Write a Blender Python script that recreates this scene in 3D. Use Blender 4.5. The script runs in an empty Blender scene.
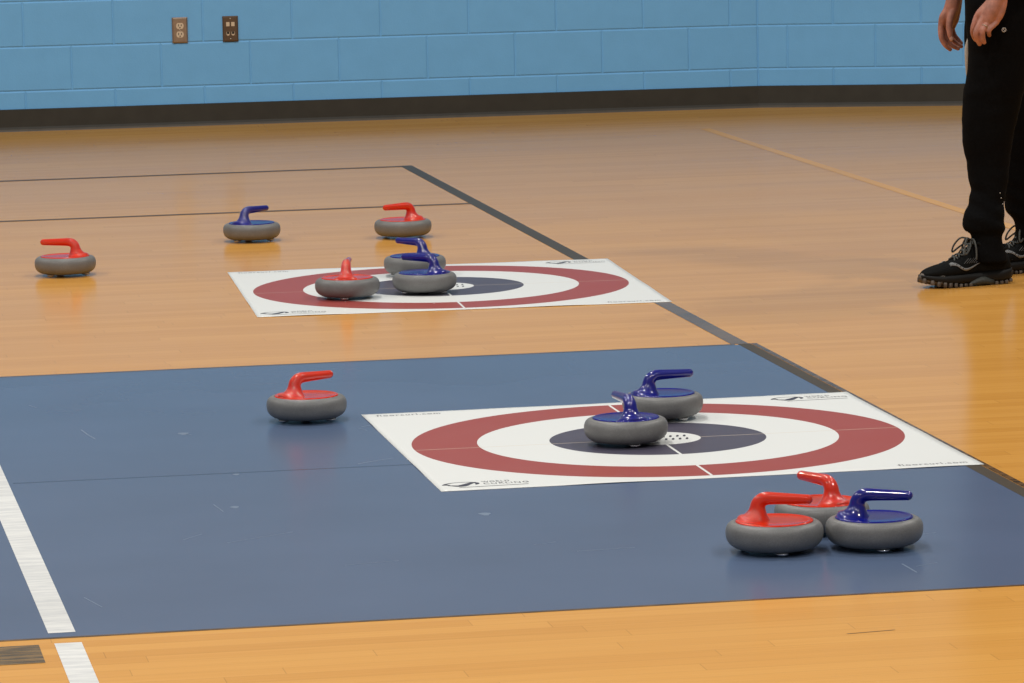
import bpy, bmesh, math, random
from mathutils import Vector, Matrix, noise as mnoise
random.seed(7)
PI = math.pi
scene = bpy.context.scene
COL = scene.collection

# ------------------------------------------------------------------ camera
F_PX, CAM_H, PITCH, ROLL = 4409.245, 1.52575, 0.126269, 0.021782
cam_data = bpy.data.cameras.new('camera')
cam_data.sensor_width = 36.0
cam_data.lens = F_PX / 1024 * 36.0
cam_data.clip_end = 200
cam = bpy.data.objects.new('camera', cam_data)
COL.objects.link(cam)
cam.matrix_world = Matrix.Translation((0, 0, CAM_H)) @ Matrix.Rotation(PI / 2 - PITCH, 4, 'X') @ Matrix.Rotation(-ROLL, 4, 'Z')
scene.camera = cam

def at(px, py, depth):
    """a point seen at (px, py) at a given distance along +Y"""
    X, Y = px - 512, 341.5 - py
    c, s = math.cos(ROLL), math.sin(ROLL)
    X, Y = c * X + s * Y, -s * X + c * Y
    d = Vector((X / F_PX, math.cos(PITCH) + Y / F_PX * math.sin(PITCH), -math.sin(PITCH) + Y / F_PX * math.cos(PITCH)))
    q = d * (depth / d.y)
    return Vector((q.x, q.y, q.z + CAM_H))

# ------------------------------------------------------------------ materials
def new_mat(name):
    m = bpy.data.materials.new(name)
    m.use_nodes = True
    nt = m.node_tree
    return m, nt, nt.nodes['Principled BSDF']

class G:
    """small node graph helper"""
    def __init__(s, nt): s.nt = nt
    def n(s, t, **kw):
        x = s.nt.nodes.new(t)
        for k, v in kw.items(): setattr(x, k, v)
        return x
    def put(s, sock, v):
        if hasattr(v, 'is_output'): s.nt.links.new(v, sock)
        elif v is not None: sock.default_value = v
    def m(s, op, a, b=None, c=None):
        x = s.n('ShaderNodeMath', operation=op)
        for i, v in enumerate((a, b, c)):
            if v is not None: s.put(x.inputs[i], v)
        return x.outputs[0]
    def mix(s, f, a, b):
        x = s.n('ShaderNodeMix', data_type='RGBA')
        s.put(x.inputs[0], f)
        for i, v in ((6, a), (7, b)):
            s.put(x.inputs[i], v if hasattr(v, 'is_output') else (*v, 1))
        return x.outputs[2]
    def coord(s): return s.n('ShaderNodeTexCoord').outputs['Object']
    def xyz(s, v):
        x = s.n('ShaderNodeSeparateXYZ'); s.put(x.inputs[0], v); return x.outputs
    def comb(s, a, b, c=0.0):
        x = s.n('ShaderNodeCombineXYZ')
        for i, v in enumerate((a, b, c)): s.put(x.inputs[i], v)
        return x.outputs[0]
    def noise(s, vec, scale, detail=3, rough=.55):
        x = s.n('ShaderNodeTexNoise')
        s.put(x.inputs['Vector'], vec)
        x.inputs['Scale'].default_value = scale
        x.inputs['Detail'].default_value = detail
        x.inputs['Roughness'].default_value = rough
        return x.outputs['Fac']
    def white(s, vec):
        x = s.n('ShaderNodeTexWhiteNoise', noise_dimensions='2D'); s.put(x.inputs['Vector'], vec); return x.outputs['Value']
    def ramp(s, f, stops):
        x = s.n('ShaderNodeValToRGB'); s.put(x.inputs[0], f)
        e = x.color_ramp.elements
        while len(e) < len(stops): e.new(.5)
        for el, (p, c) in zip(e, stops): el.position = p; el.color = (*c, 1)
        return x.outputs[0]
    def bump(s, h, strength, dist, bsdf):
        x = s.n('ShaderNodeBump'); s.put(x.inputs['Height'], h)
        x.inputs['Strength'].default_value = strength; x.inputs['Distance'].default_value = dist
        s.nt.links.new(x.outputs[0], bsdf.inputs['Normal'])
    def scale(s, v, k):
        x = s.n('ShaderNodeMapping'); s.put(x.inputs[0], v); x.inputs['Scale'].default_value = k; return x.outputs[0]

def simple(name, col, rough=.5, spec=.5, var=.08, nscale=60, bump=0, coat=0, metal=0, sss=0):
    m, nt, b = new_mat(name); g = G(nt)
    f = g.noise(g.coord(), nscale, 3)
    lo = tuple(c * (1 - var) for c in col); hi = tuple(min(1, c * (1 + var)) for c in col)
    nt.links.new(g.ramp(f, [(.3, lo), (.7, hi)]), b.inputs['Base Color'])
    b.inputs['Roughness'].default_value = rough
    b.inputs['Specular IOR Level'].default_value = spec
    b.inputs['Metallic'].default_value = metal
    b.inputs['Coat Weight'].default_value = coat
    b.inputs['Coat Roughness'].default_value = .035
    b.inputs['Coat IOR'].default_value = 1.7
    if sss:
        b.inputs['Subsurface Weight'].default_value = sss
        b.inputs['Subsurface Radius'].default_value = (.008, .003, .0015)
        b.inputs['Subsurface Scale'].default_value = 1.0
    if bump: g.bump(f, bump, .002, b)
    return m

FLOOR_ROUGH, FLOOR_SPEC = .17, .08

def wood_material():
    m, nt, b = new_mat('maple_strip_floor'); g = G(nt)
    x, y, z = g.xyz(g.coord())
    W = .057
    row = g.m('FLOOR', g.m('DIVIDE', y, W))
    off = g.white(g.comb(row, 3.7))
    board = g.m('FLOOR', g.m('ADD', g.m('MULTIPLY', x, 1.15), g.m('MULTIPLY', off, 7.3)))
    tone = g.white(g.comb(row, board))
    rowtone = g.white(g.comb(row, 91.3))
    grain = g.noise(g.comb(g.m('ADD', g.m('MULTIPLY', x, 2.2), g.m('MULTIPLY', off, 40)), g.m('MULTIPLY', y, 85), tone), 1.0, 4, .6)
    fig = g.noise(g.comb(g.m('MULTIPLY', x, 7.0), g.m('MULTIPLY', y, 260), tone), 1.0, 2, .5)
    big = g.noise(g.comb(g.m('MULTIPLY', x, .5), g.m('MULTIPLY', y, 1.6)), 1.0, 2, .5)
    f = g.m('ADD', g.m('MULTIPLY', tone, .22), g.m('MULTIPLY', grain, .44))
    f = g.m('ADD', f, g.m('MULTIPLY', fig, .22))
    f = g.m('ADD', f, g.m('MULTIPLY', rowtone, .06))
    f = g.m('ADD', f, g.m('MULTIPLY', big, .10))
    col = g.ramp(f, WOOD)
    fr = g.m('FRACT', g.m('DIVIDE', y, W))
    seam = g.m('LESS_THAN', fr, .022)
    fx = g.m('FRACT', g.m('ADD', g.m('MULTIPLY', x, 1.15), g.m('MULTIPLY', off, 7.3)))
    butt = g.m('LESS_THAN', fx, .0022)
    s = g.m('MAXIMUM', seam, butt)
    col = g.mix(g.m('MULTIPLY', s, .3), col, (.16, .075, .025))
    nt.links.new(col, b.inputs['Base Color'])
    b.inputs['Roughness'].default_value = FLOOR_ROUGH
    rr = g.m('ADD', FLOOR_ROUGH - .04, g.m('MULTIPLY', big, .08))
    nt.links.new(rr, b.inputs['Roughness'])
    b.inputs['Specular IOR Level'].default_value = FLOOR_SPEC
    return m
WOOD = [(.15, (.54, .245, .046)), (.45, (.635, .306, .066)), (.62, (.68, .338, .077)), (.9, (.725, .385, .096))]

def paint_material(name, col, worn=.0, worncol=(.5, .25, .07), rough=FLOOR_ROUGH, streak=30, var=.1, edge=.5, spec=None):
    """floor paint, rubbed through to the wood by noise stretched along the boards"""
    m, nt, b = new_mat(name); g = G(nt)
    x, y, z = g.xyz(g.coord())
    n1 = g.noise(g.comb(g.m('MULTIPLY', x, 1.5), g.m('MULTIPLY', y, 1.5)), 1.0, 3)
    lo = tuple(c * (1 - var) for c in col); hi = tuple(c * (1 + var) for c in col)
    c = g.ramp(n1, [(.3, lo), (.7, hi)])
    if worn:
        n2 = g.noise(g.comb(g.m('MULTIPLY', x, 8), g.m('MULTIPLY', y, streak)), 1.0, 6, .75)
        k = g.n('ShaderNodeMapRange'); g.put(k.inputs[0], n2)
        k.inputs[1].default_value = edge - .12; k.inputs[2].default_value = edge + .14
        k.inputs[3].default_value = worn; k.inputs[4].default_value = 0
        c = g.mix(k.outputs[0], c, worncol)
    nt.links.new(c, b.inputs['Base Color'])
    b.inputs['Roughness'].default_value = rough
    b.inputs['Specular IOR Level'].default_value = FLOOR_SPEC if spec is None else spec
    return m

MAT = {}
MAT['wood'] = wood_material()
MAT['blue_floor'] = paint_material('blue_floor_paint', (.090, .128, .214), var=.06, rough=.20)
MAT['blue_seam'] = paint_material('darker_blue_seam', (.055, .085, .15))
MAT['scuff'] = paint_material('pale_scuff', (.165, .215, .30), rough=.4)
MAT['line_dark'] = paint_material('charcoal_line_paint', (.066, .058, .048), worn=.2, worncol=(.13, .09, .055), streak=40, rough=.34, spec=.02)
MAT['line_brown'] = paint_material('rubbed_brown_line_paint', (.095, .07, .052), worn=.6, worncol=(.30, .17, .075), streak=60, edge=.5)
MAT['ragged'] = paint_material('ragged_dark_edge_paint', (.04, .032, .026), worn=.85, worncol=(.28, .15, .06), streak=55, edge=.46)
MAT['tape'] = paint_material('rubbed_tape_patch', (.055, .042, .03), worn=.85, worncol=(.30, .19, .085), streak=55, edge=.49)
MAT['line_thin'] = paint_material('thin_grey_line_paint', (.095, .062, .040), worn=.3, worncol=(.25, .15, .08), rough=.34, spec=.02)
MAT['line_yellow'] = paint_material('yellow_line_paint', (.80, .36, .012), var=.05)
MAT['line_white'] = paint_material('white_line_paint', (.74, .74, .72), worn=.5, worncol=(.33, .35, .38), streak=60, rough=.3, edge=.46)
def wall_material():
    """blue gloss dado, paler grey blue above head height"""
    m, nt, b = new_mat('painted_block'); g = G(nt)
    c = g.coord(); x, y, z = g.xyz(c)
    n = g.noise(c, 9, 3)
    blue = g.ramp(n, [(.3, (.158, .430, .775)), (.7, (.168, .455, .820))])
    nt.links.new(g.mix(g.m('GREATER_THAN', z, 1.6012), blue, (.34, .385, .41)), b.inputs['Base Color'])
    b.inputs['Roughness'].default_value = .5
    b.inputs['Specular IOR Level'].default_value = .3
    g.bump(g.noise(c, 160, 2), .25, .002, b)
    return m
MAT['wall_paint'] = wall_material()
MAT['cove'] = simple('brown_black_cove_base', (.030, .029, .024), rough=.42, var=.12, nscale=14)
MAT['cove_toe'] = simple('dusty_cove_toe', (.075, .062, .048), rough=.5, var=.12, nscale=14)

def stone_material():
    m, nt, b = new_mat('grey_moulded_stone'); g = G(nt)
    c = g.coord()
    f = g.noise(c, 420, 2, .6); f2 = g.noise(c, 25, 3)
    k = g.m('ADD', g.m('MULTIPLY', f, .6), g.m('MULTIPLY', f2, .4))
    nt.links.new(g.ramp(k, [(.32, (.120, .121, .121)), (.68, (.188, .188, .186))]), b.inputs['Base Color'])
    b.inputs['Roughness'].default_value = .46
    b.inputs['Specular IOR Level'].default_value = .45
    g.bump(f, .12, .001, b)
    return m
MAT['stone'] = stone_material()
MAT['red'] = simple('glossy_red_plastic', (.63, .026, .005), rough=.30, spec=.12, var=.02, coat=.9)
MAT['navy'] = simple('glossy_blue_plastic', (.005, .008, .185), rough=.30, spec=.12, var=.04, coat=.9)
MAT['red_plate'] = simple('red_plate_plastic', (.63, .028, .006), rough=.16, spec=.3, var=.02)
MAT['navy_plate'] = simple('blue_plate_plastic', (.006, .009, .20), rough=.16, spec=.3, var=.04)
MAT['black_plastic'] = simple('black_plastic', (.012, .012, .013), rough=.4)
MAT['chrome'] = simple('steel_ball', (.75, .75, .76), rough=.12, metal=1, var=.01)

def mat_material():
    m, nt, b = new_mat('printed_target_vinyl'); g = G(nt)
    x, y, z = g.xyz(g.coord())
    r = g.m('SQRT', g.m('ADD', g.m('MULTIPLY', x, x), g.m('MULTIPLY', y, y)))
    white = (.745, .76, .745); red = (.325, .050, .042); blue = (.064, .058, .092)
    c = g.mix(g.m('LESS_THAN', r, .5735), white, red)
    lh = g.m('LESS_THAN', g.m('ABSOLUTE', g.m('ADD', y, .006)), .0032)
    lv = g.m('LESS_THAN', g.m('ABSOLUTE', x), .0032)
    c = g.mix(g.m('LESS_THAN', r, .421), c, white)
    c = g.mix(g.m('LESS_THAN', r, .2525), c, blue)
    ring = g.m('LESS_THAN', r, .572)
    c = g.mix(g.m('MULTIPLY', g.m('MULTIPLY', lh, ring), .45), c, (.66, .55, .42))
    c = g.mix(g.m('MULTIPLY', lv, ring), c, white)
    c = g.mix(g.m('LESS_THAN', r, .1), c, white)
    n = g.noise(g.coord(), 7, 3)
    c = g.mix(g.m('MULTIPLY', n, .05), c, (.5, .5, .5))
    nt.links.new(c, b.inputs['Base Color'])
    b.inputs['Roughness'].default_value = .36
    b.inputs['Specular IOR Level'].default_value = .22
    return m
MAT['target'] = mat_material()
MAT['ink'] = simple('dark_navy_ink', (.035, .035, .06), rough=.4)
MAT['ink_mid'] = simple('mid_grey_ink', (.10, .10, .115), rough=.4)
MAT['ink_grey'] = simple('grey_ink', (.16, .16, .18), rough=.4)
MAT['steel'] = simple('brushed_steel_plate', (.42, .33, .26), rough=.34, metal=.85, var=.08, nscale=40)
MAT['bronze'] = simple('brown_plate', (.13, .085, .055), rough=.38, metal=.4, var=.1)
MAT['ivory'] = simple('ivory_plastic', (.62, .50, .36), rough=.4, var=.03)
MAT['slot'] = simple('dark_slot', (.02, .016, .012), rough=.6)
MAT['screw'] = simple('screw_steel', (.5, .45, .4), rough=.3, metal=1)
MAT['skin'] = simple('skin', (.37, .158, .112), rough=.5, spec=.4, var=.26, nscale=36, sss=.08)
MAT['trouser'] = simple('black_trouser_cloth', (.0022, .0022, .0025), rough=.9, spec=.08, var=.3, nscale=120)
MAT['shirt'] = simple('dark_shirt_cloth', (.012, .013, .016), rough=.9, spec=.15, var=.2, nscale=120)
MAT['pale_cloth'] = simple('pale_cloth', (.42, .36, .30), rough=.8)
MAT['hair'] = simple('brown_hair', (.03, .018, .01), rough=.5, var=.4, nscale=90)
MAT['eye'] = simple('eye', (.6, .6, .58), rough=.1)
MAT['shoe'] = simple('black_mesh_upper', (.0032, .0035, .0035), rough=.8, spec=.12, var=.5, nscale=330, bump=.3)
MAT['midsole'] = simple('black_foam_midsole', (.005, .005, .005), rough=.6, spec=.25)
MAT['lug'] = simple('taupe_rubber', (.085, .07, .058), rough=.65, var=.8, nscale=45)
MAT['arch'] = simple('grey_green_arch', (.026, .028, .023), rough=.6)
MAT['stripe'] = simple('grey_reflective_stripe', (.16, .16, .16), rough=.5)
MAT['lace'] = simple('grey_lace', (.055, .058, .055), rough=.8, var=.3, nscale=200)
MAT['nail'] = simple('nail', (.50, .27, .21), rough=.3, var=.03)
MAT['stripe2'] = simple('fine_grey_print', (.075, .075, .075), rough=.6)
MAT['gold'] = simple('pale_gold', (.42, .35, .26), rough=.4, metal=1)
MAT['badge'] = simple('pale_badge', (.45, .45, .45), rough=.5)

# ------------------------------------------------------------------ mesh helpers
def link(name, me, mat=None, parent=None, smooth=False, recalc=True):
    if isinstance(me, bmesh.types.BMesh):
        bm = me; me = bpy.data.meshes.new(name)
        if recalc: bmesh.ops.recalc_face_normals(bm, faces=bm.faces)
        bm.to_mesh(me); bm.free()
    o = bpy.data.objects.new(name, me)
    COL.objects.link(o)
    if mat is not None:
        for m in (mat if isinstance(mat, (list, tuple)) else [mat]): me.materials.append(m)
    if smooth:
        for p in me.polygons: p.use_smooth = True
    if parent: o.parent = parent
    return o

def tag(o, label=None, cat=None, group=None, kind=None):
    for k, v in (('label', label), ('category', cat), ('group', group), ('kind', kind)):
        if v: o[k] = v
    return o

def empty(name, loc, rz=0):
    o = bpy.data.objects.new(name, None)
    o.empty_display_size = .05
    COL.objects.link(o)
    o.location = loc; o.rotation_euler = (0, 0, rz)
    return o

def box(bm, c, s, rz=0, mi=0, M=None):
    r = bmesh.ops.create_cube(bm, size=1)
    m = Matrix.Translation(c) @ Matrix.Rotation(rz, 4, 'Z') @ Matrix.Diagonal((*s, 1))
    if M: m = M @ m
    bmesh.ops.transform(bm, matrix=m, verts=r['verts'])
    for v in r['verts']:
        for f in v.link_faces: f.material_index = mi
    return r['verts']

def poly(bm, pts, z, mi=0):
    f = bm.faces.new([bm.verts.new((p[0], p[1], z)) for p in pts]); f.material_index = mi
    return f

def lathe(bm, prof, seg=64, M=None, mi=0):
    rings = []
    for r, z in prof:
        if r < 1e-6: rings.append([bm.verts.new((0, 0, z))])
        else: rings.append([bm.verts.new((r * math.cos(2 * PI * i / seg), r * math.sin(2 * PI * i / seg), z)) for i in range(seg)])
    fs = []
    for a, b in zip(rings, rings[1:]):
        for i in range(seg):
            j = (i + 1) % seg
            if len(a) == 1 and len(b) == 1: continue
            if len(a) == 1: fs.append(bm.faces.new((a[0], b[j], b[i])))
            elif len(b) == 1: fs.append(bm.faces.new((a[i], a[j], b[0])))
            else: fs.append(bm.faces.new((a[i], a[j], b[j], b[i])))
    for f in fs: f.material_index = mi; f.smooth = True
    if M: bmesh.ops.transform(bm, matrix=M, verts=[v for r in rings for v in r])
    return rings

def loft(bm, rings, cap=True, mi=0, smooth=True):
    """rings: equal-length lists of points"""
    vs = [[bm.verts.new(p) for p in r] for r in rings]
    n = len(vs[0])
    for a, b in zip(vs, vs[1:]):
        for i in range(n):
            j = (i + 1) % n
            f = bm.faces.new((a[i], a[j], b[j], b[i])); f.smooth = smooth; f.material_index = mi
    if cap:
        for r in (vs[0][::-1], vs[-1]):
            f = bm.faces.new(r); f.material_index = mi; f.smooth = smooth
    return vs

def frames(pts):
    pts = [Vector(p) for p in pts]
    T = []
    for i in range(len(pts)):
        a = pts[max(i - 1, 0)]; b = pts[min(i + 1, len(pts) - 1)]
        T.append((b - a).normalized())
    up = Vector((0, 0, 1)) if abs(T[0].z) < .9 else Vector((0, 1, 0))
    n = (up - T[0] * up.dot(T[0])).normalized()
    out = []
    for p, t in zip(pts, T):
        n = (n - t * n.dot(t)).normalized()
        out.append((p, t, n, t.cross(n)))
    return out

def tube(bm, pts, rad, seg=16, round_end=True, mi=0):
    """tapered tube with hemispherical ends; rad a number or one per point"""
    pts = [Vector(p) for p in pts]
    if not isinstance(rad, (list, tuple)): rad = [rad] * len(pts)
    fr = frames(pts)
    rings = []
    def ring(p, n, b, r): return [p + (n * math.cos(2 * PI * i / seg) + b * math.sin(2 * PI * i / seg)) * r for i in range(seg)]
    K = 4
    if round_end:
        p, t, n, b = fr[0]
        for k in range(K):
            a = PI / 2 * (1 - (k + .35) / (K + .35))
            rings.append(ring(p - t * rad[0] * math.sin(a), n, b, rad[0] * math.cos(a)))
    for (p, t, n, b), r in zip(fr, rad): rings.append(ring(p, n, b, r))
    if round_end:
        p, t, n, b = fr[-1]
        for k in range(K):
            a = PI / 2 * (k + 1) / (K + .35)
            rings.append(ring(p + t * rad[-1] * math.sin(a), n, b, rad[-1] * math.cos(a)))
    loft(bm, rings, True, mi)

def spline(pts, rad, sub=6):
    """Catmull-Rom through points and radii"""
    P = [Vector(p) for p in pts]; R = list(rad)
    P = [P[0] * 2 - P[1]] + P + [P[-1] * 2 - P[-2]]; R = [R[0]] + R + [R[-1]]
    op, orr = [], []
    for i in range(1, len(P) - 2):
        for k in range(sub):
            t = k / sub
            def cr(a, b, c, d): return .5 * ((2 * b) + (c - a) * t + (2 * a - 5 * b + 4 * c - d) * t * t + (3 * b - a - 3 * c + d) * t ** 3)
            op.append(cr(P[i - 1], P[i], P[i + 1], P[i + 2])); orr.append(cr(R[i - 1], R[i], R[i + 1], R[i + 2]))
    op.append(P[-2]); orr.append(R[-2])
    return op, orr

def ellipsoid(bm, c, r, M=None, seg=24):
    res = bmesh.ops.create_uvsphere(bm, u_segments=seg, v_segments=seg // 2, radius=1)
    m = Matrix.Translation(c) @ (M or Matrix.Identity(4)) @ Matrix.Diagonal((*r, 1))
    bmesh.ops.transform(bm, matrix=m, verts=res['verts'])

def fuse(bm, name, voxel, smooth=4, factor=.5):
    """one continuous skin over overlapping closed volumes"""
    me = bpy.data.meshes.new(name + '_raw')
    bmesh.ops.recalc_face_normals(bm, faces=bm.faces)
    bm.to_mesh(me); bm.free()
    o = bpy.data.objects.new(name + '_raw', me); COL.objects.link(o)
    r = o.modifiers.new('r', 'REMESH'); r.mode = 'VOXEL'; r.voxel_size = voxel
    s = o.modifiers.new('s', 'SMOOTH'); s.iterations = smooth; s.factor = factor
    dg = bpy.context.evaluated_depsgraph_get(); dg.update()
    out = bpy.data.meshes.new_from_object(o.evaluated_get(dg))
    bpy.data.objects.remove(o); bpy.data.meshes.remove(me)
    for p in out.polygons: p.use_smooth = True
    return out

# ------------------------------------------------------------------ floor and its markings
A = .174                     # the court's axes turn by this much
ca, sa = math.cos(A), math.sin(A)
def court(u, v, z=0): return Vector((ca * u - sa * v, sa * u + ca * v, z))

bm = bmesh.new()
poly(bm, [(-9, -8), (16, -8), (16, 24), (-9, 24)], 0)
floor = tag(link('floor', bm, MAT['wood']), kind='structure')
floor.rotation_euler.z = A

def mark(name, pts, mat, z=.0006, extra=None):
    bm = bmesh.new(); poly(bm, pts, z)
    if extra: extra(bm)
    return link(name, bm, mat, floor)
def rect(u0, v0, u1, v1): return [(u0, v0), (u1, v0), (u1, v1), (u0, v1)]

def strip(bm, pts, w, z, mi):
    pts = [Vector((p[0], p[1], 0)) for p in pts]
    L, R = [], []
    for i, p in enumerate(pts):
        t = (pts[min(i + 1, len(pts) - 1)] - pts[max(i - 1, 0)]).normalized()
        n = Vector((-t.y, t.x, 0)); ww = w[i] if isinstance(w, (list, tuple)) else w
        L.append(bm.verts.new((p.x + n.x * ww / 2, p.y + n.y * ww / 2, z)))
        R.append(bm.verts.new((p.x - n.x * ww / 2, p.y - n.y * ww / 2, z)))
    for i in range(len(pts) - 1):
        f = bm.faces.new((L[i], R[i], R[i + 1], L[i + 1])); f.material_index = mi

def scuffs(bm):
    strip(bm, [(.579, 9.748), (2.05, 9.738)], .012, .00045, 1)
    S = [((.793, 10.529), (.802, 10.44), (.813, 10.369)), ((1.289, 11.201), (1.354, 11.20)), ((1.020, 10.39), (1.042, 10.36)),
         ((2.201, 8.195), (2.204, 8.096)), ((.87, 8.892), (.915, 8.95)), ((.955, 8.83), (1.10, 8.92)), ((1.45, 10.36), (1.475, 10.38)),
         ((1.44, 10.34), (1.455, 10.30)), ((.98, 9.32), (.99, 9.22)), ((1.36, 9.79), (1.45, 9.85)), ((1.15, 8.50), (1.26, 8.52)),
         ((1.55, 8.62), (1.60, 8.64)), ((1.62, 8.52), (1.74, 8.53)), ((.62, 8.3), (.645, 8.19)), ((2.22, 8.16), (2.27, 8.19)),
         ((1.5, 10.1), (1.53, 10.12)), ((.70, 11.0), (.715, 10.95)), ((2.3, 8.5), (2.36, 8.52))]
    for k, s in enumerate(S):
        strip(bm, s, [.0022] * len(s) if k % 3 else [.0035] * len(s), .00048, 2)
    for c, r in (((1.025, 10.385), .012), ((1.075, 9.72), .007), ((1.02, 9.27), .009), ((1.52, 9.02), .012)):
        poly(bm, [(c[0] + r * math.cos(a) * (1 + .4 * math.sin(3 * a)), c[1] + 1.6 * r * math.sin(a)) for a in [2 * PI * i / 10 for i in range(10)]], .00047, 2)
mark('painted_panel', rect(-3.0, 7.915, 2.66, 11.556), [MAT['blue_floor'], MAT['blue_seam'], MAT['scuff']], .0003, scuffs)
mark('panel_border', rect(-3.0, 7.903, 2.70, 7.916), MAT['ragged'], .0005)
mark('panel_border', rect(-3.0, 11.555, 2.645, 11.573), MAT['ragged'], .0005)
mark('boundary_line', rect(2.637, 11.574, 2.685, 12.9), MAT['line_brown'], .0006)
mark('boundary_line', rect(2.637, 12.9, 2.685, 17.52), MAT['line_dark'], .0006)
mark('boundary_line', rect(2.655, 7.916, 2.690, 11.574), MAT['line_dark'], .0006)
mark('boundary_line', rect(2.692, 7.903, 2.708, 11.574), MAT['ragged'], .0006)
mark('thin_line', rect(-4, 17.465, 2.637, 17.515), MAT['line_thin'], .0006)
mark('thin_line', rect(-4, 15.808, 2.637, 15.852), MAT['line_thin'], .0006)
mark('yellow_line', [(4.165, 18.83), (4.372, -4), (4.418, -4), (4.211, 18.83)], MAT['line_yellow'], .0006)
mark('white_line', [(.5265, 7.957), (.5765, 7.957), (.561, 11.54), (.507, 11.54)], MAT['line_white'], .0007)
mark('white_line', rect(.530, 5.5, .5795, 7.856), MAT['line_white'], .0007)
mark('worn_tape_patch', rect(.0, 7.684, .502, 7.853), MAT['tape'], .0006)
mark('board_gap', [(1.922, 7.5395), (2.014, 7.5515), (2.014, 7.5545), (1.922, 7.5425)], MAT['slot'], .0004)

# ------------------------------------------------------------------ block walls
def block_wall(name, p0, p1, z_top, courses, verts_at, u0, u1):
    """painted concrete blocks with a recessed joint round each; local x runs along the wall, -y faces the room"""
    bm = bmesh.new()
    J, D, B = .0012, .003, .005
    for k, (z0, z1) in enumerate(courses):
        x = verts_at[k % 2]
        while x > u0: x -= .4066
        while x < u1:
            a, b = max(x, u0), min(x + .4066, u1)
            x += .4066
            if b - a < .02: continue
            zt = min(z1, z_top)
            ra = [(a, 0, z0), (b, 0, z0), (b, 0, zt), (a, 0, zt)]
            ja, jb, jz0, jz1 = a + J, b - J, z0 + J, zt - J
            r1 = [(ja, 0, jz0), (jb, 0, jz0), (jb, 0, jz1), (ja, 0, jz1)]
            r2 = [(ja + B, -D, jz0 + B), (jb - B, -D, jz0 + B), (jb - B, -D, jz1 - B), (ja + B, -D, jz1 - B)]
            V = [[bm.verts.new(q) for q in r] for r in (ra, r1, r2)]
            for m, n in zip(V, V[1:]):
                for i in range(4):
                    bm.faces.new((m[i], m[(i + 1) % 4], n[(i + 1) % 4], n[i]))
            bm.faces.new(V[2])
    bmesh.ops.remove_doubles(bm, verts=bm.verts, dist=.0002)
    # back of the wall
    box(bm, ((u0 + u1) / 2, .11, z_top / 2), (u1 - u0, .19, z_top))
    o = tag(link(name, bm, MAT['wall_paint']), kind='structure')
    o.location = (p0[0], p0[1], 0)
    o.rotation_euler.z = math.atan2(p1[1] - p0[1], p1[0] - p0[0])
    return o
ZC = [(.0, .181), (.181, .381), (.381, .585)] + [(.585 + .2032 * i, .585 + .2032 * (i + 1)) for i in range(22)]
PA, PB, PC = (-2.3008, 19.963), (1.169, 20.455), (2.0903, 20.3132)
UL = math.hypot(PB[0] - PA[0], PB[1] - PA[1])
wall_back = block_wall('wall_back', PA, PB, 5.0, ZC, (.934, .740), -7.0, UL)
wall_right = block_wall('wall_right', PB, PC, 5.0, ZC, (.350, .138), 0.0, 11.0)

def cove(name, wall, u0, u1):
    bm = bmesh.new()
    pr = [(-.006, .101), (-.011, .099), (-.0115, .02), (-.013, .010), (-.020, .003), (-.022, 0), (-.006, 0)]
    vs = [[bm.verts.new((u, y, z)) for y, z in pr] for u in (u0, u1)]
    for i in range(len(pr)):
        j = (i + 1) % len(pr)
        f = bm.faces.new((vs[0][i], vs[0][j], vs[1][j], vs[1][i])); f.material_index = 1 if i in (3, 4) else 0
    bm.faces.new(vs[0]); bm.faces.new(vs[1][::-1])
    o = tag(link(name, bm, [MAT['cove'], MAT['cove_toe']]), kind='structure')
    o.location = wall.location; o.rotation_euler = wall.rotation_euler
    return o
cove('baseboard_back', wall_back, -7.0, UL - .001)
cove('baseboard_right', wall_right, .001, 11.0)

# ------------------------------------------------------------------ outlets on the wall
def plate(bm, w=.071, h=.117, t=.006):
    pr = [(w / 2, 0), (w / 2, .0015), (w / 2 - .006, t)]
    R = [[(sx * a, -y, sz * (a - w / 2 + h / 2)) for sx, sz in ((-1, -1), (1, -1), (1, 1), (-1, 1))] for a, y in pr]
    loft(bm, R, True, smooth=False)
def on_wall(o, wall, u, z, out=.006):
    o.parent = None
    M = Matrix.Translation(wall.location) @ Matrix.Rotation(wall.rotation_euler.z, 4, 'Z')
    o.location = M @ Vector((u, -out, z)); o.rotation_euler.z = wall.rotation_euler.z

RX = Matrix.Rotation(PI / 2, 4, 'X')
po = empty('power_outlet', (0, 0, 0))
tag(po, 'pale steel wall plate with two round power sockets, left plate on blue wall', 'power outlet')
bm = bmesh.new(); plate(bm); link('cover_plate', bm, MAT['steel'], po)
for dz in (.0195, -.0195):
    bm = bmesh.new()
    n = 28
    out = []
    for i in range(n):
        a = 2 * PI * i / n
        out.append((.0172 * math.cos(a), max(-.0137, min(.0137, .0172 * math.sin(a)))))
    loft(bm, [[(x, -.0055, dz + z) for x, z in out], [(x, -.0083, dz + z) for x, z in out]], True, smooth=False)
    rc = link('receptacle', bm, MAT['ivory'], po)
    bm = bmesh.new()
    box(bm, (-.0065, -.0083, dz + .003), (.0028, .001, .010)); box(bm, (.0065, -.0083, dz + .003), (.0028, .001, .008))
    lathe(bm, [(0, -.0005), (.003, -.0005), (.003, .0005), (0, .0005)], 14, Matrix.Translation((0, -.0083, dz - .0075)) @ RX)
    link('slots', bm, MAT['slot'], rc)
bm = bmesh.new(); lathe(bm, [(0, 0), (.0032, 0), (.0026, .0012), (0, .0014)], 14, Matrix.Translation((0, -.006, 0)) @ RX)
link('screw', bm, MAT['screw'], po)
on_wall(po, wall_back, .829, .4375)

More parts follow.
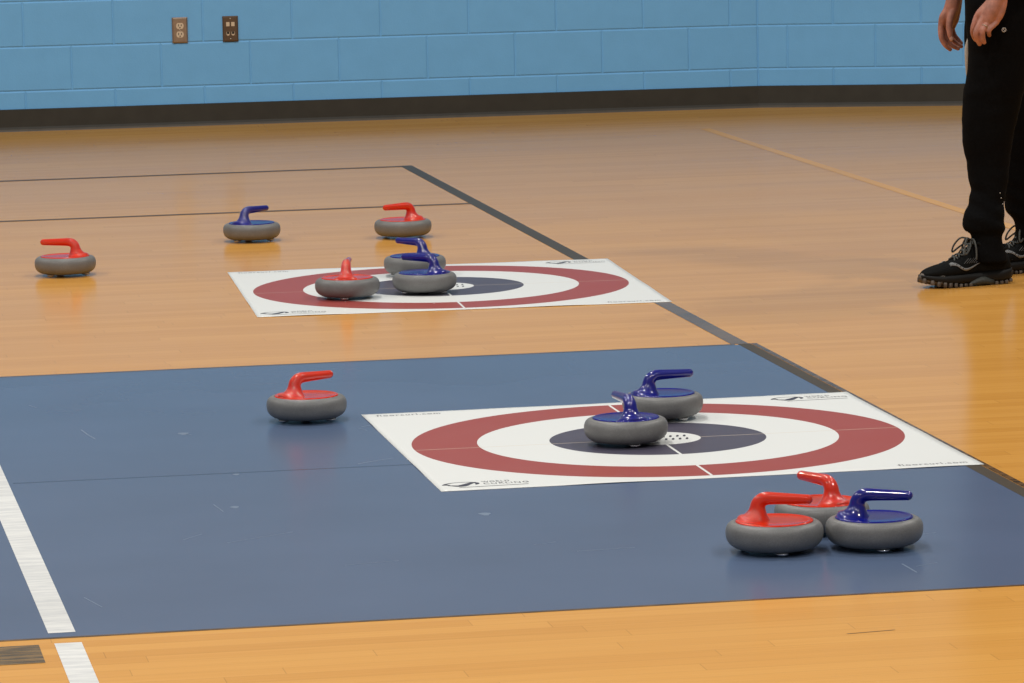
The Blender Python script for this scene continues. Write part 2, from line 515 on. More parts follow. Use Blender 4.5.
do = empty('data_outlet', (0, 0, 0))
tag(do, 'dark brown wall plate with four small ivory jacks, right plate on blue wall', 'data outlet')
bm = bmesh.new(); plate(bm); link('cover_plate', bm, MAT['bronze'], do)
for dx in (-.0115, .0115):
    bm = bmesh.new(); box(bm, (dx, -.0065, .0215), (.0155, .004, .019))
    j = link('jack', bm, MAT['ivory'], do)
    bm = bmesh.new()
    loft(bm, [[(dx - .0075, y, -.013), (dx + .0075, y, -.013), (dx + .0075, y, -.024), (dx + .004, y, -.030), (dx - .004, y, -.030), (dx - .0075, y, -.024)] for y in (-.0055, -.008)], True, smooth=False)
    j = link('jack', bm, MAT['ivory'], do)
    bm = bmesh.new(); box(bm, (dx, -.0082, -.018), (.011, .001, .010)); link('port_opening', bm, MAT['slot'], j)
for dz in (.047, -.045):
    bm = bmesh.new(); lathe(bm, [(0, 0), (.003, 0), (.0026, .0012), (0, .0014)], 14, Matrix.Translation((0, -.006, dz)) @ RX)
    link('screw', bm, MAT['screw'], do)
on_wall(do, wall_back, 1.059, .4370)

# ------------------------------------------------------------------ target mats
def text_mesh(body, width, height, bold=.0):
    cu = bpy.data.curves.new('t', 'FONT'); cu.body = body; cu.space_character = 1.18; cu.offset = bold
    cu.align_x = 'LEFT'; cu.size = 1; cu.resolution_u = 3
    o = bpy.data.objects.new('t', cu); COL.objects.link(o)
    dg = bpy.context.evaluated_depsgraph_get(); dg.update()
    me = bpy.data.meshes.new_from_object(o.evaluated_get(dg))
    bpy.data.objects.remove(o); bpy.data.curves.remove(cu)
    xs = [v.co.x for v in me.vertices]; ys = [v.co.y for v in me.vertices]
    x0, x1, y0, y1 = min(xs), max(xs), min(ys), max(ys)
    for v in me.vertices:
        v.co.x = (v.co.x - x0) / (x1 - x0) * width; v.co.y = (v.co.y - y0) / (y1 - y0) * height; v.co.z = 0
    return me

def add_text(bm, body, u, v, w, h, z, mi, bold=.012):
    me = text_mesh(body, w, h, bold)
    n0 = len(bm.verts); f0 = len(bm.faces)
    bm.from_mesh(me); bpy.data.meshes.remove(me)
    bm.verts.ensure_lookup_table(); bm.faces.ensure_lookup_table()
    for x in bm.verts[n0:]: x.co += Vector((u, v, z))
    for f in bm.faces[f0:]: f.material_index = mi

ZT = .0019
def print_logo(bm, u, v):
    """swoosh with two stacked words to its right and a fine line of print under them"""
    w, h = .078, .062
    def q(L): return [(u + a * w, v + b * h) for a, b in L]
    p1, r1 = spline([(*p, 0) for p in q([(0, .42), (.1, .66), (.3, .86), (.55, .93), (.8, .9), (.95, .76), (1.0, .55), (.93, .32)])], [.005, .006, .004, .003, .004, .008, .010, .004], 4)
    strip(bm, p1, r1, ZT, 1)
    p2, r2 = spline([(*p, 0) for p in q([(.13, .34), (.25, .26), (.42, .14), (.55, .22), (.7, .46), (.85, .7), (.98, .84)])], [.004, .009, .017, .021, .016, .012, .006], 4)
    strip(bm, p2, r2, ZT + .00002, 1)
    strip(bm, q([(0, .48), (.12, .50), (.2, .40)]), [.004, .011, .004], ZT + .00003, 1)
    add_text(bm, 'WORLD', u + .090, v + .043, .062, .019, ZT, 2, .0)
    add_text(bm, 'CURLING', u + .090, v + .016, .100, .019, ZT, 2, .0)
    strip(bm, [(u + .03, v - .012), (u + .185, v - .005)], .004, ZT, 2)

def target_mat(label, cx, cy, rz, seed):
    root = empty('curling_target_mat', (cx, cy, 0), rz)
    tag(root, label, 'mat', 'curling target mats')
    N = 72; S = .61
    bm = bmesh.new(); grid = []
    rnd = random.Random(seed)
    ph = [rnd.uniform(0, 6.28) for _ in range(8)]
    for i in range(N + 1):
        row = []
        for j in range(N + 1):
            x, y = -S + 2 * S * i / N, -S + 2 * S * j / N
            z = 0
            for k, (d, t) in enumerate(((S - x, y), (S + x, y), (S - y, x), (S + y, x))):
                wv = max(0, math.sin(t * 9 + ph[k]) * .6 + math.sin(t * 17 + ph[k + 4]) * .5)
                z += .0011 * math.exp(-d / .02) * wv
            row.append(bm.verts.new((x, y, .0015 + z)))
        grid.append(row)
    for i in range(N):
        for j in range(N):
            f = bm.faces.new((grid[i][j], grid[i + 1][j], grid[i + 1][j + 1], grid[i][j + 1])); f.smooth = True
    s = link('sheet', bm, MAT['target'], root, recalc=False)
    so = s.modifiers.new('thickness', 'SOLIDIFY'); so.thickness = .0008; so.offset = -1
    for u, v in ((-.578, .5625), (.425, -.577)):
        bm = bmesh.new(); add_text(bm, 'floorcurl.com', u, v, .157, .023, ZT, 0)
        link('web_address', bm, MAT['ink_grey'], root)
    for u, v in ((-.594, -.560), (.401, .512)):
        bm = bmesh.new(); print_logo(bm, u, v)
        link('printed_logo', bm, [MAT['ink_grey'], MAT['ink'], MAT['ink_mid']], root)
    bm = bmesh.new()
    for k in range(-4, 5):
        for v in (.024, -.020):
            u = .0165 * k + (.002 if v > 0 else -.001)
            if math.hypot(u, v) > .074: continue
            strip(bm, [(u - .003, v - .013), (u + .0005, v), (u + .003, v + .012)], [.005, .0065, .004], ZT, 0)
    strip(bm, [(-.045, .058), (.03, .058)], .005, ZT, 1)
    link('button_print', bm, [MAT['ink'], MAT['ink_grey']], root)
    return root
target_mat('white target mat with red and navy rings, lying on the blue painted floor panel', .3345, 10.1577, .1741, 3)
target_mat('white target mat with red and navy rings, lying farther back on bare wood floor', -.2128, 13.3822, .1325, 5)

# ------------------------------------------------------------------ curling stones
H = .0615
def make_stone(colour, plate_colour):
    root = empty('curling_stone', (0, 0, 0))
    bm = bmesh.new()
    lathe(bm, [(0, .0082), (.045, .0082), (.0615, .0082), (.0690, .0083), (.0760, .0092), (.0825, .0118), (.0885, .0160), (.0930, .0215), (.0957, .0275),
               (.0970, .0340), (.0972, .0400), (.0968, .0455), (.0954, .0506), (.0928, .0550), (.0892, .0583), (.0850, .0603), (.0810, .0612), (.0790, .0614), (.0775, .0608), (.0770, .0590), (0, .0588)], 96)
    link('body', bm, MAT['stone'], root)
    bm = bmesh.new()
    lathe(bm, [(0, .0585), (.0768, .0585), (.0773, .0615), (.0765, .0630), (.0745, .0637), (.0715, .0635), (.068, .0624), (.064, .0618), (.030, .0616), (0, .0616)], 96)
    link('top_plate', bm, plate_colour, root)
    # handle: flared foot, neck, bend and long tapering grip
    z0 = H
    pts = [(.0385, 0, z0 - .004), (.0378, 0, z0 + .0005), (.0368, 0, z0 + .005), (.0358, 0, z0 + .0105), (.0348, 0, z0 + .017), (.0340, 0, z0 + .024),
           (.0325, 0, z0 + .0315), (.0275, 0, z0 + .0385), (.0195, 0, z0 + .0432), (.0090, 0, z0 + .0446), (-.006, 0, z0 + .0447), (-.022, 0, z0 + .0447), (-.038, 0, z0 + .0446), (-.054, 0, z0 + .0446), (-.0690, 0, z0 + .0446)]
    rad = [.0405, .0362, .0280, .0226, .0186, .0160, .0150, .0143, .0135, .0127, .0119, .0113, .0107, .0101, .0097]
    bm = bmesh.new()
    P, R = spline(pts, rad, 4)
    tube(bm, P, R, 32)
    for v in bm.verts:            # the flared foot stays inside the plate's rim
        d = math.hypot(v.co.x, v.co.y)
        if d > .0745 and v.co.z < H + .02:
            v.co.x *= .0745 / d; v.co.y *= .0745 / d
    link('handle', bm, colour, root)
    for k in range(3):
        a = math.radians(117 + 120 * k); c = (.066 * math.cos(a), .066 * math.sin(a))
        bm = bmesh.new()
        lathe(bm, [(0, .0085), (.0125, .0085), (.0130, .0060), (.0125, .0038), (.0100, .0026), (0, .0026)], 24, Matrix.Translation((*c, 0)))
        ct = link('ball_caster', bm, MAT['chrome'], root)
        bm = bmesh.new(); ellipsoid(bm, (*c, .0052), (.0052, .0052, .0052), seg=14)
        for f in bm.faces: f.smooth = True
        link('ball', bm, MAT['chrome'], ct)
    return root
def copy_tree(o, parent=None):
    c = o.copy(); COL.objects.link(c)
    if parent: c.parent = parent
    for ch in list(o.children): copy_tree(ch, c)
    return c

RED, BLU = make_stone(MAT['red'], MAT['red_plate']), make_stone(MAT['navy'], MAT['navy_plate'])
used = {}
ST = [
 ('r', -1.4135, 13.934, 0, 174, 'red handled grey curling stone alone on wood floor at the far left'),
 ('b', -.8735, 14.877, 0, 47, 'blue handled grey curling stone alone on wood floor behind the far mat'),
 ('r', -.3613, 14.884, 0, -145, 'red handled grey curling stone on wood floor behind two blue stones, handle left'),
 ('b', -.2981, 13.697, 1, 138, 'blue handled stone on the far mat, rear one of two, its body partly hidden'),
 ('b', -.2597, 13.220, 1, 152, 'blue handled stone on the far mat, front one of two blue stones, handle pointing left'),
 ('r', -.4895, 13.129, 1, 87, 'red handled stone on the far mat ring, handle pointing straight away'),
 ('r', -.5010, 10.585, 0, 37, 'red handled grey curling stone alone on the blue floor panel left of the near mat'),
 ('b', .3582, 10.477, 1, 17, 'blue handled stone on the near mat, rear one of two, handle pointing right'),
 ('b', .2590, 10.084, 1, 108, 'blue handled stone on the near mat rings, front one, handle pointing away'),
 ('r', .5121, 8.624, 0, -18, 'red handled stone nearest the camera, left of three clustered on blue floor'),
 ('r', .6223, 8.847, 0, 122, 'red handled stone at the rear of the cluster of three on blue floor'),
 ('b', .7115, 8.643, 0, -17, 'blue handled stone at the right of the cluster of three on blue floor'),
]
for c, x, y, onmat, yaw, label in ST:
    src = RED if c == 'r' else BLU
    o = src if c not in used else copy_tree(src)
    used[c] = 1
    # the handle's grip points along local -x
    o.location = (x, y, .0018 if onmat else .0004)
    o.rotation_euler.z = math.radians(yaw) + PI
    tag(o, label, 'curling stone', 'red handled curling stones' if c == 'r' else 'blue handled curling stones')


# ------------------------------------------------------------------ the person at the right
person = empty('person', (1.45, 13.27, 0))
tag(person, 'person standing at right edge in black trousers and black running shoes, both hands hanging', 'person')
bpy.context.view_layer.update()
def pl(name, me, mat, parent=None):
    """a part of the person, given in world coordinates"""
    o = link(name, me, mat, smooth=True)
    o.parent = parent or person
    if not parent: o.matrix_parent_inverse = Matrix.Translation(-person.location)
    return o
FW = Vector((-.961, -.276, 0)); LF = Vector((.276, -.961, 0)); UP = Vector((0, 0, 1))
HIP = Vector((1.490, 13.31, 0))
def bp(f, l, z): return HIP + FW * f + LF * l + UP * z
RB = Matrix((FW, LF, UP)).transposed().to_4x4()

def N(sx, sy, dy=0.0): return at(935 + sx / 11.383, sy / 11.383, 13.035 + dy)      # near hand
def Fh(sx, sy, dy=0.0): return at(935 + sx / 11.383, sy / 11.383, 13.50 + dy)      # far hand
def limb(bm, pts, rad, sub=5, seg=16):
    P, R = spline(pts, rad, sub); tube(bm, P, R, seg)

body = bmesh.new()
# near (left) forearm, wrist and back of the hand
w1 = N(715, -30)
limb(body, [bp(0, .185, 1.40), bp(-.035, .205, 1.25), N(1480, -1010, .03), N(1240, -640, .02), N(930, -260, .01), w1], [.046, .045, .042, .040, .030, .0225])
limb(body, [N(735, -70), N(695, 20), N(640, 130), N(600, 215)], [.0215, .0225, .0245, .0215])
limb(body, [N(772, -60, .004), N(752, 60, .004), N(722, 165, .002), N(690, 250, 0)], [.0160, .0172, .0162, .0112])
limb(body, [N(700, -40, .010), N(612, 70, .012), N(518, 160, .012), N(480, 195, .014)], [.0165, .0178, .0155, .0112])
# fingers: index, middle, ring, little, thumb
limb(body, [N(500, 160, .012), N(476, 195, .012), N(433, 320, .012), N(438, 400, .024), N(462, 452, .032)], [0.00990, 0.00945, 0.00828, 0.00765, 0.00648])
limb(body, [N(575, 150, 0), N(540, 215, -.002), N(468, 362, -.012), N(482, 445, -.004), N(508, 500, .006)], [0.01035, 0.00972, 0.00882, 0.00810, 0.00684])
limb(body, [N(640, 170, -.002), N(612, 240, -.006), N(546, 342, -.020), N(545, 425, -.014), N(560, 482, -.004)], [0.01008, 0.00945, 0.00846, 0.00774, 0.00666])
limb(body, [N(715, 190, 0), N(688, 262, -.004), N(622, 332, -.018), N(612, 372, -.014), N(620, 402, -.004)], [0.00945, 0.00855, 0.00756, 0.00702, 0.00594])
limb(body, [N(680, -20, .018), N(575, 90, .030), N(470, 215, .040), N(452, 300, .044), N(458, 345, .044)], [0.01260, 0.01215, 0.01008, 0.00900, 0.00720])
# far (right) arm and hand: the thumb and the edge of the index finger face the camera
w2 = Fh(220, -10)
limb(body, [bp(0, -.185, 1.40), bp(-.02, -.205, 1.25), Fh(560, -1020, .05), Fh(450, -640, .03), Fh(300, -260, .01), w2], [.046, .045, .042, .040, .029, .0225])
limb(body, [Fh(222, -40), Fh(195, 70), Fh(165, 180, .006), Fh(150, 260, .012)], [.0235, .0235, .0240, .0185])
limb(body, [Fh(245, -20, .012), Fh(225, 100, .02), Fh(200, 230, .026), Fh(190, 290, .028)], [.019, .020, .019, .014])
limb(body, [Fh(150, 120, -.002), Fh(100, 200, 0), Fh(75, 275, .002)], [0.01530, 0.01485, 0.01125])
limb(body, [Fh(110, 215, 0), Fh(70, 290, 0), Fh(74, 425, -.006), Fh(118, 512, -.004), Fh(172, 562, .002)], [0.01080, 0.00972, 0.00882, 0.00792, 0.00648])
limb(body, [Fh(140, 240, .016), Fh(105, 305, .020), Fh(128, 440, .016), Fh(195, 515, .016), Fh(262, 552, .018)], [0.01035, 0.00972, 0.00882, 0.00792, 0.00666])
limb(body, [Fh(170, 240, .030), Fh(145, 310, .038), Fh(178, 430, .036), Fh(240, 492, .036), Fh(298, 528, .036)], [0.01008, 0.00936, 0.00846, 0.00765, 0.00648])
limb(body, [Fh(200, 240, .040), Fh(190, 300, .050), Fh(218, 395, .052), Fh(262, 450, .050), Fh(300, 492, .048)], [0.00936, 0.00846, 0.00756, 0.00702, 0.00594])
limb(body, [Fh(215, 60, -.006), Fh(185, 170, -.016), Fh(162, 285, -.024), Fh(170, 385, -.026), Fh(188, 450, -.024)], [0.01350, 0.01260, 0.01008, 0.00918, 0.00720])
# trunk, neck, head and legs under the clothes
def ering(c, rf, rl, n=24): return [c + FW * rf * math.cos(2 * PI * i / n) + LF * rl * math.sin(2 * PI * i / n) for i in range(n)]
loft(body, [ering(bp(*c), a, b) for c, a, b in (((0, 0, .86), .085, .13), ((0, 0, .95), .095, .145), ((.005, 0, 1.08), .09, .130), ((.01, 0, 1.22), .10, .145), ((.005, 0, 1.34), .10, .165), ((-.005, 0, 1.42), .075, .165), ((-.01, 0, 1.455), .05, .08))])
limb(body, [bp(-.015, 0, 1.42), bp(-.005, 0, 1.50), bp(.01, 0, 1.57)], [.060, .056, .055])
ellipsoid(body, bp(.005, 0, 1.635), (.095, .075, .105), RB)
ellipsoid(body, bp(.045, 0, 1.575), (.055, .055, .060), RB)
limb(body, [bp(.098, 0, 1.635), bp(.108, 0, 1.612), bp(.115, 0, 1.596)], [.009, .011, .013])
limb(body, [bp(.092, .03, 1.652), bp(.097, 0, 1.652), bp(.092, -.03, 1.652)], [.010, .010, .010])
limb(body, [bp(.092, .02, 1.562), bp(.099, 0, 1.561), bp(.092, -.02, 1.562)], [.008, .009, .008])
ellipsoid(body, bp(.085, 0, 1.535), (.022, .024, .020), RB)
for sgn in (1, -1): ellipsoid(body, bp(-.005, sgn * .077, 1.615), (.018, .008, .031), RB)
bodyme = fuse(body, 'body', .0020, 3, .5)
person_body = pl('body', bodyme, MAT['skin'])
# nails
def nail(p, d, nrm, wd=.0058, ln=.0075):
    bm = bmesh.new()
    d = d.normalized(); nrm = (nrm - d * nrm.dot(d)).normalized(); b = d.cross(nrm)
    M = Matrix((d, b, nrm)).transposed().to_4x4(); M.translation = p
    r = bmesh.ops.create_uvsphere(bm, u_segments=12, v_segments=8, radius=1)
    bmesh.ops.transform(bm, matrix=M @ Matrix.Diagonal((ln, wd, .0018, 1)), verts=r['verts'])
    pl('fingernail', bm, MAT['nail'])
nail(Fh(186, 440, -.0325), Fh(188, 450) - Fh(170, 385), Vector((-.2, -1, .2)))
bm = bmesh.new()
ra, rb_ = N(612, 240, -.006), N(546, 342, -.020)
rc = ra.lerp(rb_, .66); dd = (rb_ - ra).normalized(); n1 = dd.cross(UP).normalized(); n2 = dd.cross(n1)
ringpts = [rc + (n1 * math.cos(2 * PI * i / 28) + n2 * math.sin(2 * PI * i / 28)) * .0104 for i in range(29)]
P = ringpts
tube(bm, P, .0015, 8, round_end=False)
pl('finger_ring', bm, MAT['gold'])
# eyes and hair
for sgn in (1, -1):
    bm = bmesh.new(); ellipsoid(bm, bp(.080, sgn * .031, 1.634), (.0125, .0125, .0125), RB); pl('eye', bm, MAT['eye'])
bm = bmesh.new()
ellipsoid(bm, bp(-.008, 0, 1.650), (.101, .083, .102), RB, 40)
bmesh.ops.delete(bm, geom=[v for v in bm.verts if (v.co - bp(0, 0, 0)).dot(FW) > .052 + (v.co.z - 1.70) * .55 or v.co.z < 1.585], context='VERTS')
for v in bm.verts: v.co += (v.co - bp(-.008, 0, 1.65)).normalized() * .006 * mnoise.noise(v.co * 55)
hr = pl('hair', bm, MAT['hair']); so = hr.modifiers.new('thickness', 'SOLIDIFY'); so.thickness = .012; so.offset = -.5

# trousers: two legs and a seat fused into one cloth surface with folds
def leg_rings(rows, depth, ratio, n=36, seed=0):
    rings = []
    for k, (py, a, b, dep) in enumerate(rows):
        A, B = at(a, py, depth + dep), at(b, py, depth + dep)
        c = (A + B) / 2; rx = (B - A).length / 2
        rings.append([c + Vector((rx * math.cos(t), rx * ratio * math.sin(t), 0)) for t in [2 * PI * i / n for i in range(n)]])
    return rings
def smooth_rows(rows, step=4):
    out = []
    for r0, r1 in zip(rows, rows[1:]):
        m = max(1, int(abs(r1[0] - r0[0]) / step))
        for k in range(m): out.append(tuple(a + (b - a) * k / m for a, b in zip(r0, r1)))
    return out + [rows[-1]]
near_rows = [(-48, 967, 1040, .03), (-20, 966, 1038, .02), (0, 965, 1036, .01), (31, 966.5, 1034, 0), (51, 968.5, 1032, 0), (72, 966.8, 1028, 0), (92, 963.5, 1024, 0), (115, 962, 1018, 0), (140, 962.2, 1013, 0), (165, 966.5, 1010, 0),
             (190, 971, 1006.5, -.012), (203, 968.5, 1004.5, -.022), (212, 964.5, 1004, -.03), (218, 961.6, 1004.5, -.034), (224, 962.2, 1005, -.036), (229, 965, 1005.5, -.038), (232, 971, 1004, -.04), (236, 971.5, 1003, -.04), (245, 969.5, 1003.5, -.042), (254, 968, 1006, -.044), (262, 968, 1008, -.044)]
far_rows = [(-48, 968, 1040, -.03), (-20, 966, 1040, -.02), (0, 964.6, 1040, -.01), (30, 964.2, 1039, 0), (60, 965, 1036, 0), (80, 967.5, 1034, 0), (105, 976, 1033, 0), (130, 983, 1036, 0), (160, 994, 1041, 0), (185, 1001, 1044, 0), (203, 1004, 1045, 0), (212, 1007, 1046, 0),
            (220, 1013.5, 1047, 0), (228, 1015.5, 1047, 0), (242, 1016, 1048, 0)]
tb = bmesh.new()
loft(tb, leg_rings(smooth_rows(near_rows), 13.18, .86))
loft(tb, leg_rings(smooth_rows(far_rows), 13.43, .80))
loft(tb, [ering(bp(*c), a, b, 32) for c, a, b in (((.0, 0, .80), .07, .12), ((.0, 0, .86), .105, .175), ((-.005, 0, .93), .115, .185), ((0, 0, 1.0), .108, .165), ((.005, 0, 1.03), .102, .150))])
trm = fuse(tb, 'trousers', .005, 4, .5)
for v in trm.vertices:      # cloth folds: diagonal drags above the knee, rings gathered above the cuff
    z = v.co.z; w = 1 - min(1, abs(z - .20) / .14)
    a = .0022 * math.sin(z * 120 + v.co.x * 60) * max(0, w) + .0026 * mnoise.noise(Vector((v.co.x * 9, v.co.y * 9, z * 14))) + .0018 * mnoise.noise(Vector((v.co.x * 22, v.co.y * 22, z * 34)))
    v.co += v.normal * a
trousers = pl('trousers', trm, MAT['trouser'])
# round badge on the near hip, pale edge of the far pocket, metal dots at the ankle zip
bm = bmesh.new()
c = at(1004, 29.8, 13.084)
tube(bm, [c + Vector((.0056 * math.cos(2 * PI * i / 24), 0, .0056 * math.sin(2 * PI * i / 24))) for i in range(25)], .0014, 8, round_end=False)
tube(bm, [c + Vector((-.002, 0, .0025)), c + Vector((.002, 0, -.0025))], .0011, 6)
pl('round_badge', bm, MAT['badge'], trousers)
bm = bmesh.new()
limb(bm, [at(968, 38, 13.36), at(966.8, 47, 13.355), at(967, 58, 13.355), at(967.2, 70, 13.36), at(967.2, 81, 13.37)], [.002, .006, .007, .005, .002], 4, 12)
pl('pale_pocket_lining', bm, MAT['pale_cloth'], trousers)
for py in (193, 198, 204):
    bm = bmesh.new(); ellipsoid(bm, at(1000 + (py - 193) * .25, py, 13.105), (.0016, .0016, .0016), seg=10); pl('zip_stud', bm, MAT['badge'], trousers)
# shirt
sb = bmesh.new()
loft(sb, [ering(bp(*c), a, b, 32) for c, a, b in (((0, 0, .955), .125, .185), ((0, 0, 1.02), .122, .178), ((.008, 0, 1.12), .115, .160), ((.012, 0, 1.24), .122, .168), ((.008, 0, 1.36), .118, .182), ((-.005, 0, 1.43), .09, .175), ((-.01, 0, 1.475), .066, .09))])
limb(sb, [bp(0, .15, 1.405), bp(-.01, .195, 1.36), bp(-.033, .205, 1.20)], [.070, .068, .060])
limb(sb, [bp(0, -.15, 1.405), bp(-.01, -.195, 1.36), bp(-.018, -.205, 1.20)], [.070, .068, .060])
pl('shirt', fuse(sb, 'shirt', .008, 6, .5), MAT['shirt'])

def flat(p): return Vector((p.x, p.y, 0))
# running shoes, built along +x (heel 0 to toe .30) then turned
def make_shoe(org, ang, side):
    """side +1: the stripe's outer side is local -y"""
    M = Matrix.Translation(org) @ Matrix.Rotation(ang, 4, 'Z')
    def put(bm): bmesh.ops.transform(bm, matrix=M, verts=bm.verts); return bm
    #        x     bottom  top    half width
    prof = [(.002, .034, .060, .020), (.010, .026, .092, .030), (.030, .024, .108, .036), (.060, .024, .112, .038), (.085, .024, .118, .038), (.108, .024, .128, .037), (.122, .024, .134, .034),
            (.138, .024, .116, .038), (.160, .024, .096, .042), (.185, .024, .082, .046), (.212, .025, .072, .048), (.240, .027, .066, .046), (.262, .029, .060, .040), (.280, .032, .053, .030), (.292, .036, .046, .016)]
    P = []
    for a, b in zip(prof, prof[1:]):
        for k in range(3): P.append(tuple(p + (q - p) * k / 3 for p, q in zip(a, b)))
    P.append(prof[-1])
    n = 28; rings = []
    for x, zb, zt, hw in P:
        r = []
        for i in range(n):
            t = 2 * PI * i / n; cs, sn = math.cos(t), math.sin(t)
            y = hw * (abs(cs) ** .75) * (1 if cs > 0 else -1)
            z = (zb + zt) / 2 + (zt - zb) / 2 * (abs(sn) ** .8) * (1 if sn > 0 else -1)
            narrow = 1 - .55 * max(0, (z - .055) / .08) ** 1.1 if z > .055 else 1
            r.append((x, y * max(.4, narrow), z))
        rings.append(r)
    bm = bmesh.new(); loft(bm, rings)
    sm = pl('shoe', put(bm), MAT['shoe'])
    sub = sm.modifiers.new('s', 'SMOOTH'); sub.iterations = 3
    def kid(name, bm, mat):
        return pl(name, put(bm), mat, sm)
    out = [(.0, .024), (.012, .034), (.04, .040), (.08, .041), (.12, .040), (.16, .045), (.20, .051), (.235, .050), (.262, .044), (.284, .032), (.299, .012)]
    def lift(x): return .019 * max(0, (x - .20) / .10) ** 1.8 + .006 * max(0, (.03 - x) / .03)
    ring = lambda g, z: [(x if True else x, s * w * g, z(x)) for s, seq in ((1, out), (-1, out[::-1])) for x, w in seq]
    bm = bmesh.new()
    R = []
    for z0, g in ((.012, .93), (.018, 1.0), (.028, 1.0), (.037, .94)):
        hz = lambda x, z0=z0: .012 + (z0 - .012) * (1 - .62 * max(0, (x - .21) / .09) ** 1.3) + lift(x) + (.004 * max(0, 1 - x / .12) if z0 > .02 else 0)
        R.append(ring(g, hz))
    loft(bm, R, smooth=True)
    kid('midsole', bm, MAT['midsole'])
    bm = bmesh.new()
    L = []
    for i in range(17):
        f = i / 16; x = .008 + f * .284
        if .085 < x < .135: continue
        for k in range(len(out) - 1):
            if out[k][0] <= x <= out[k + 1][0]:
                w = out[k][1] + (out[k + 1][1] - out[k][1]) * (x - out[k][0]) / (out[k + 1][0] - out[k][0])
        for s in (1, -1):
            box(bm, (x, s * (w * .97 - .004), .0055 + lift(x) + (.002 if x > .2 else 0)), (.0105, .012, .011 + (.004 if x > .2 else 0)))
        box(bm, (x, 0, .0065 + lift(x)), (.0105, w * 1.1, .011))
    bmesh.ops.bevel(bm, geom=list(bm.edges), offset=.0016, segments=1, affect='EDGES')
    lug = kid('outsole', bm, MAT['lug'])
    bm = bmesh.new()        # toe bumper
    loft(bm, [[(.300 + .004 - .055 * abs(t) ** 1.6 + dx, .047 * t, zz + lift(.29 - .03 * abs(t))) for t in [k / 8 for k in range(-8, 9)]] for dx, zz in ((-.004, .006), (.0, .012), (-.002, .022), (-.010, .030))], cap=False)
    tbm = kid('toe_bumper', bm, MAT['lug']); so = tbm.modifiers.new('t', 'SOLIDIFY'); so.thickness = .004
    bm = bmesh.new()        # raised arch on both sides
    for s in (1, -1):
        P2 = [(.072, .010), (.085, .014), (.10, .021), (.115, .022), (.13, .017), (.145, .011), (.155, .006)]
        loft(bm, [[(x, s * (.0425 + .0005), .004), (x, s * .0445, (.004 + z) / 2), (x, s * .0430, z + .006), (x, s * .036, z), (x, s * .036, .004)] for x, z in P2])
    kid('arch_support', bm, MAT['arch'])
    def side_y(x, z, s):
        for k in range(len(P) - 1):
            if P[k][0] <= x <= P[k + 1][0]:
                hw = P[k][3]; zb, zt = P[k][1], P[k][2]
        sn = max(-.98, min(.98, (z - (zb + zt) / 2) / ((zt - zb) / 2)))
        sn_ = abs(sn) ** (1 / .8); y = hw * (max(0, 1 - sn_ ** 2) ** .5) ** .75
        nar = 1 - .55 * max(0, (z - .055) / .08) ** 1.1 if z > .055 else 1
        return s * (y * max(.4, nar) + .0018)
    for s in (1, -1):       # curved side stripe with three holes, then fine printed bars behind it
        bm = bmesh.new()
        C = [(.216, .066, .003), (.208, .0705, .007), (.196, .068, .0085), (.184, .0595, .0085), (.172, .0535, .0085), (.158, .0535, .0075), (.145, .0575, .0055), (.128, .064, .0035), (.112, .071, .0015)]
        pp, rr = spline([(x, 0, z) for x, z, w in C], [w for x, z, w in C], 4)
        for (a, b), (wa, wb) in zip(zip(pp, pp[1:]), zip(rr, rr[1:])):
            q = [(a.x, a.z - wa / 2), (b.x, b.z - wb / 2), (b.x, b.z + wb / 2), (a.x, a.z + wa / 2)]
            vs = [bm.verts.new((x, side_y(x, z, s), z)) for x, z in q]
            bm.faces.new(vs)
        st = kid('side_stripe', bm, MAT['stripe']); so = st.modifiers.new('t', 'SOLIDIFY'); so.thickness = .0012; so.offset = 0
        bm = bmesh.new()
        for x, z in ((.196, .068), (.187, .0622), (.178, .0565)):
            ellipsoid(bm, (x, side_y(x, z, s), z), (.0022, .0012, .0022), seg=10)
        kid('stripe_holes', bm, MAT['slot'])
        bm = bmesh.new()
        for k in range(6):
            x0 = .118 + .0085 * k
            tube(bm, [(x0 + .010 - t * .018, side_y(x0 + .010 - t * .018, .0705 + t * .0135, s), .0705 + t * .0135) for t in (0, .35, .7, 1)], .0009, 6)
        kid('printed_bars', bm, MAT['stripe2'])
    # laces: three crossings up the tongue, a bow and a hanging end
    def top(x):
        for k in range(len(P) - 1):
            if P[k][0] <= x <= P[k + 1][0]: return P[k][2] + .0035
        return .1
    bm = bmesh.new()
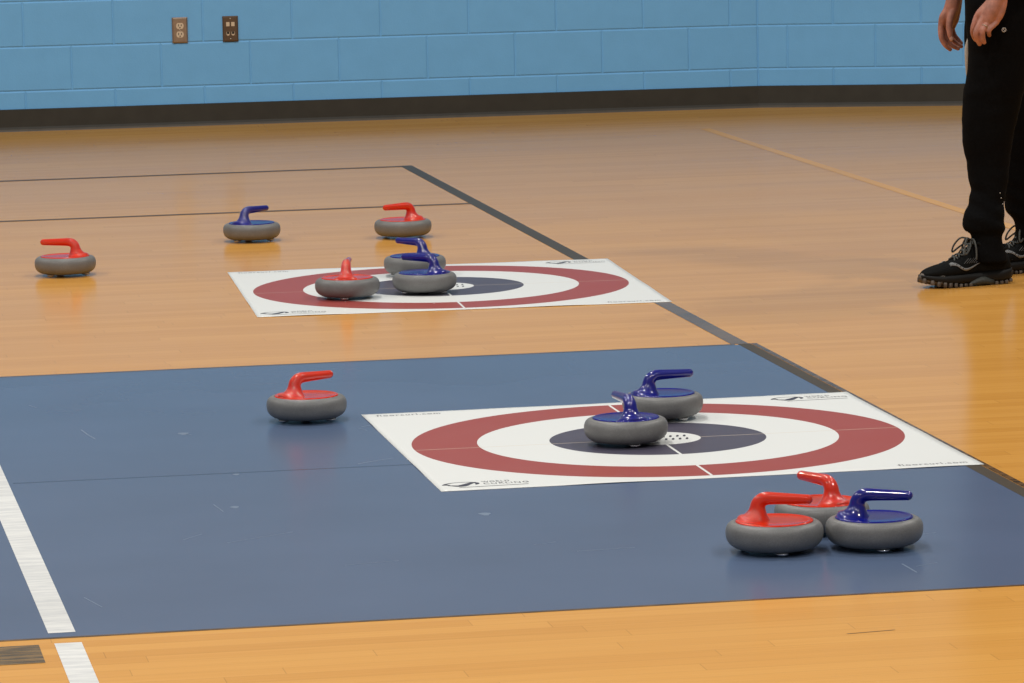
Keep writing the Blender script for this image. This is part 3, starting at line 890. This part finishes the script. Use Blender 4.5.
    for k in range(5):
        x = .192 - .0155 * k
        tube(bm, [(x, -.018, top(x) - .006), (x - .004, -.009, top(x - .004)), (x - .008, .009, top(x - .008)), (x - .010, .018, top(x - .010) - .006)], .0026, 8)
        tube(bm, [(x, .018, top(x) - .006), (x - .004, .009, top(x - .004) + .001), (x - .008, -.009, top(x - .008) + .001), (x - .010, -.018, top(x - .010) - .006)], .0026, 8)
    for s in (1, -1):
        p, r = spline([(.128, 0, .136), (.150, s * .018, .142), (.166, s * .034, .120), (.168, s * .042, .098), (.150, s * .034, .112), (.132, s * .010, .133)], [.0028] * 6, 5); tube(bm, p, r, 8)
        p, r = spline([(.128, 0, .136), (.130, s * .022, .139), (.132, s * .040, .122), (.133, s * .046, .100), (.134, s * .047, .082)], [.0028] * 5, 5); tube(bm, p, r, 8)
    kid('laces', bm, MAT['lace'])
    bm = bmesh.new()        # sock between shoe and cuff
    limb(bm, [(.074, 0, .075), (.072, 0, .095), (.070, 0, .115), (.068, 0, .135)], [.028, .034, .036, .034], 4, 24)
    kid('sock', bm, MAT['trouser'])
    bm = bmesh.new()        # padded collar and pull tab
    p, r = spline([(.118, .030, .126), (.090, .034, .108), (.050, .031, .102), (.020, .020, .106), (.010, 0, .112), (.020, -.020, .106), (.050, -.031, .102), (.090, -.034, .108), (.118, -.030, .126)], [.006] * 9, 4)
    tube(bm, p, r, 10)
    kid('collar', bm, MAT['shoe'])
    return sm
ANG = PI + math.atan2(.097, .238)
make_shoe(flat(at(1012.5, 282.5, 13.185)) + Vector((-.0125, -.008, 0)), ANG, 1)
make_shoe(flat(at(1060, 271.5, 13.50)), ANG + .05, 1)


# ------------------------------------------------------------------ light
w = bpy.data.worlds.new('world'); scene.world = w; w.use_nodes = True
w.node_tree.nodes['Background'].inputs[0].default_value = (1.0, .985, .96, 1)
w.node_tree.nodes['Background'].inputs[1].default_value = .13
ld = bpy.data.lights.new('gym_lamp', 'AREA')
ld.shape = 'DISK'; ld.size = .56; ld.energy = 139; ld.color = (1.0, .965, .91)
for i in range(3):
    for j in range(4):
        l = bpy.data.objects.new('gym_lamp', ld); COL.objects.link(l)
        l.location = (-6.6 + 5.4 * i, .9 + 4.95 * j, 6.1)

scene.view_settings.view_transform = 'Standard'
scene.view_settings.look = 'None'
scene.view_settings.exposure = 0
scene.view_settings.gamma = 1
scene.view_settings.use_curve_mapping = False
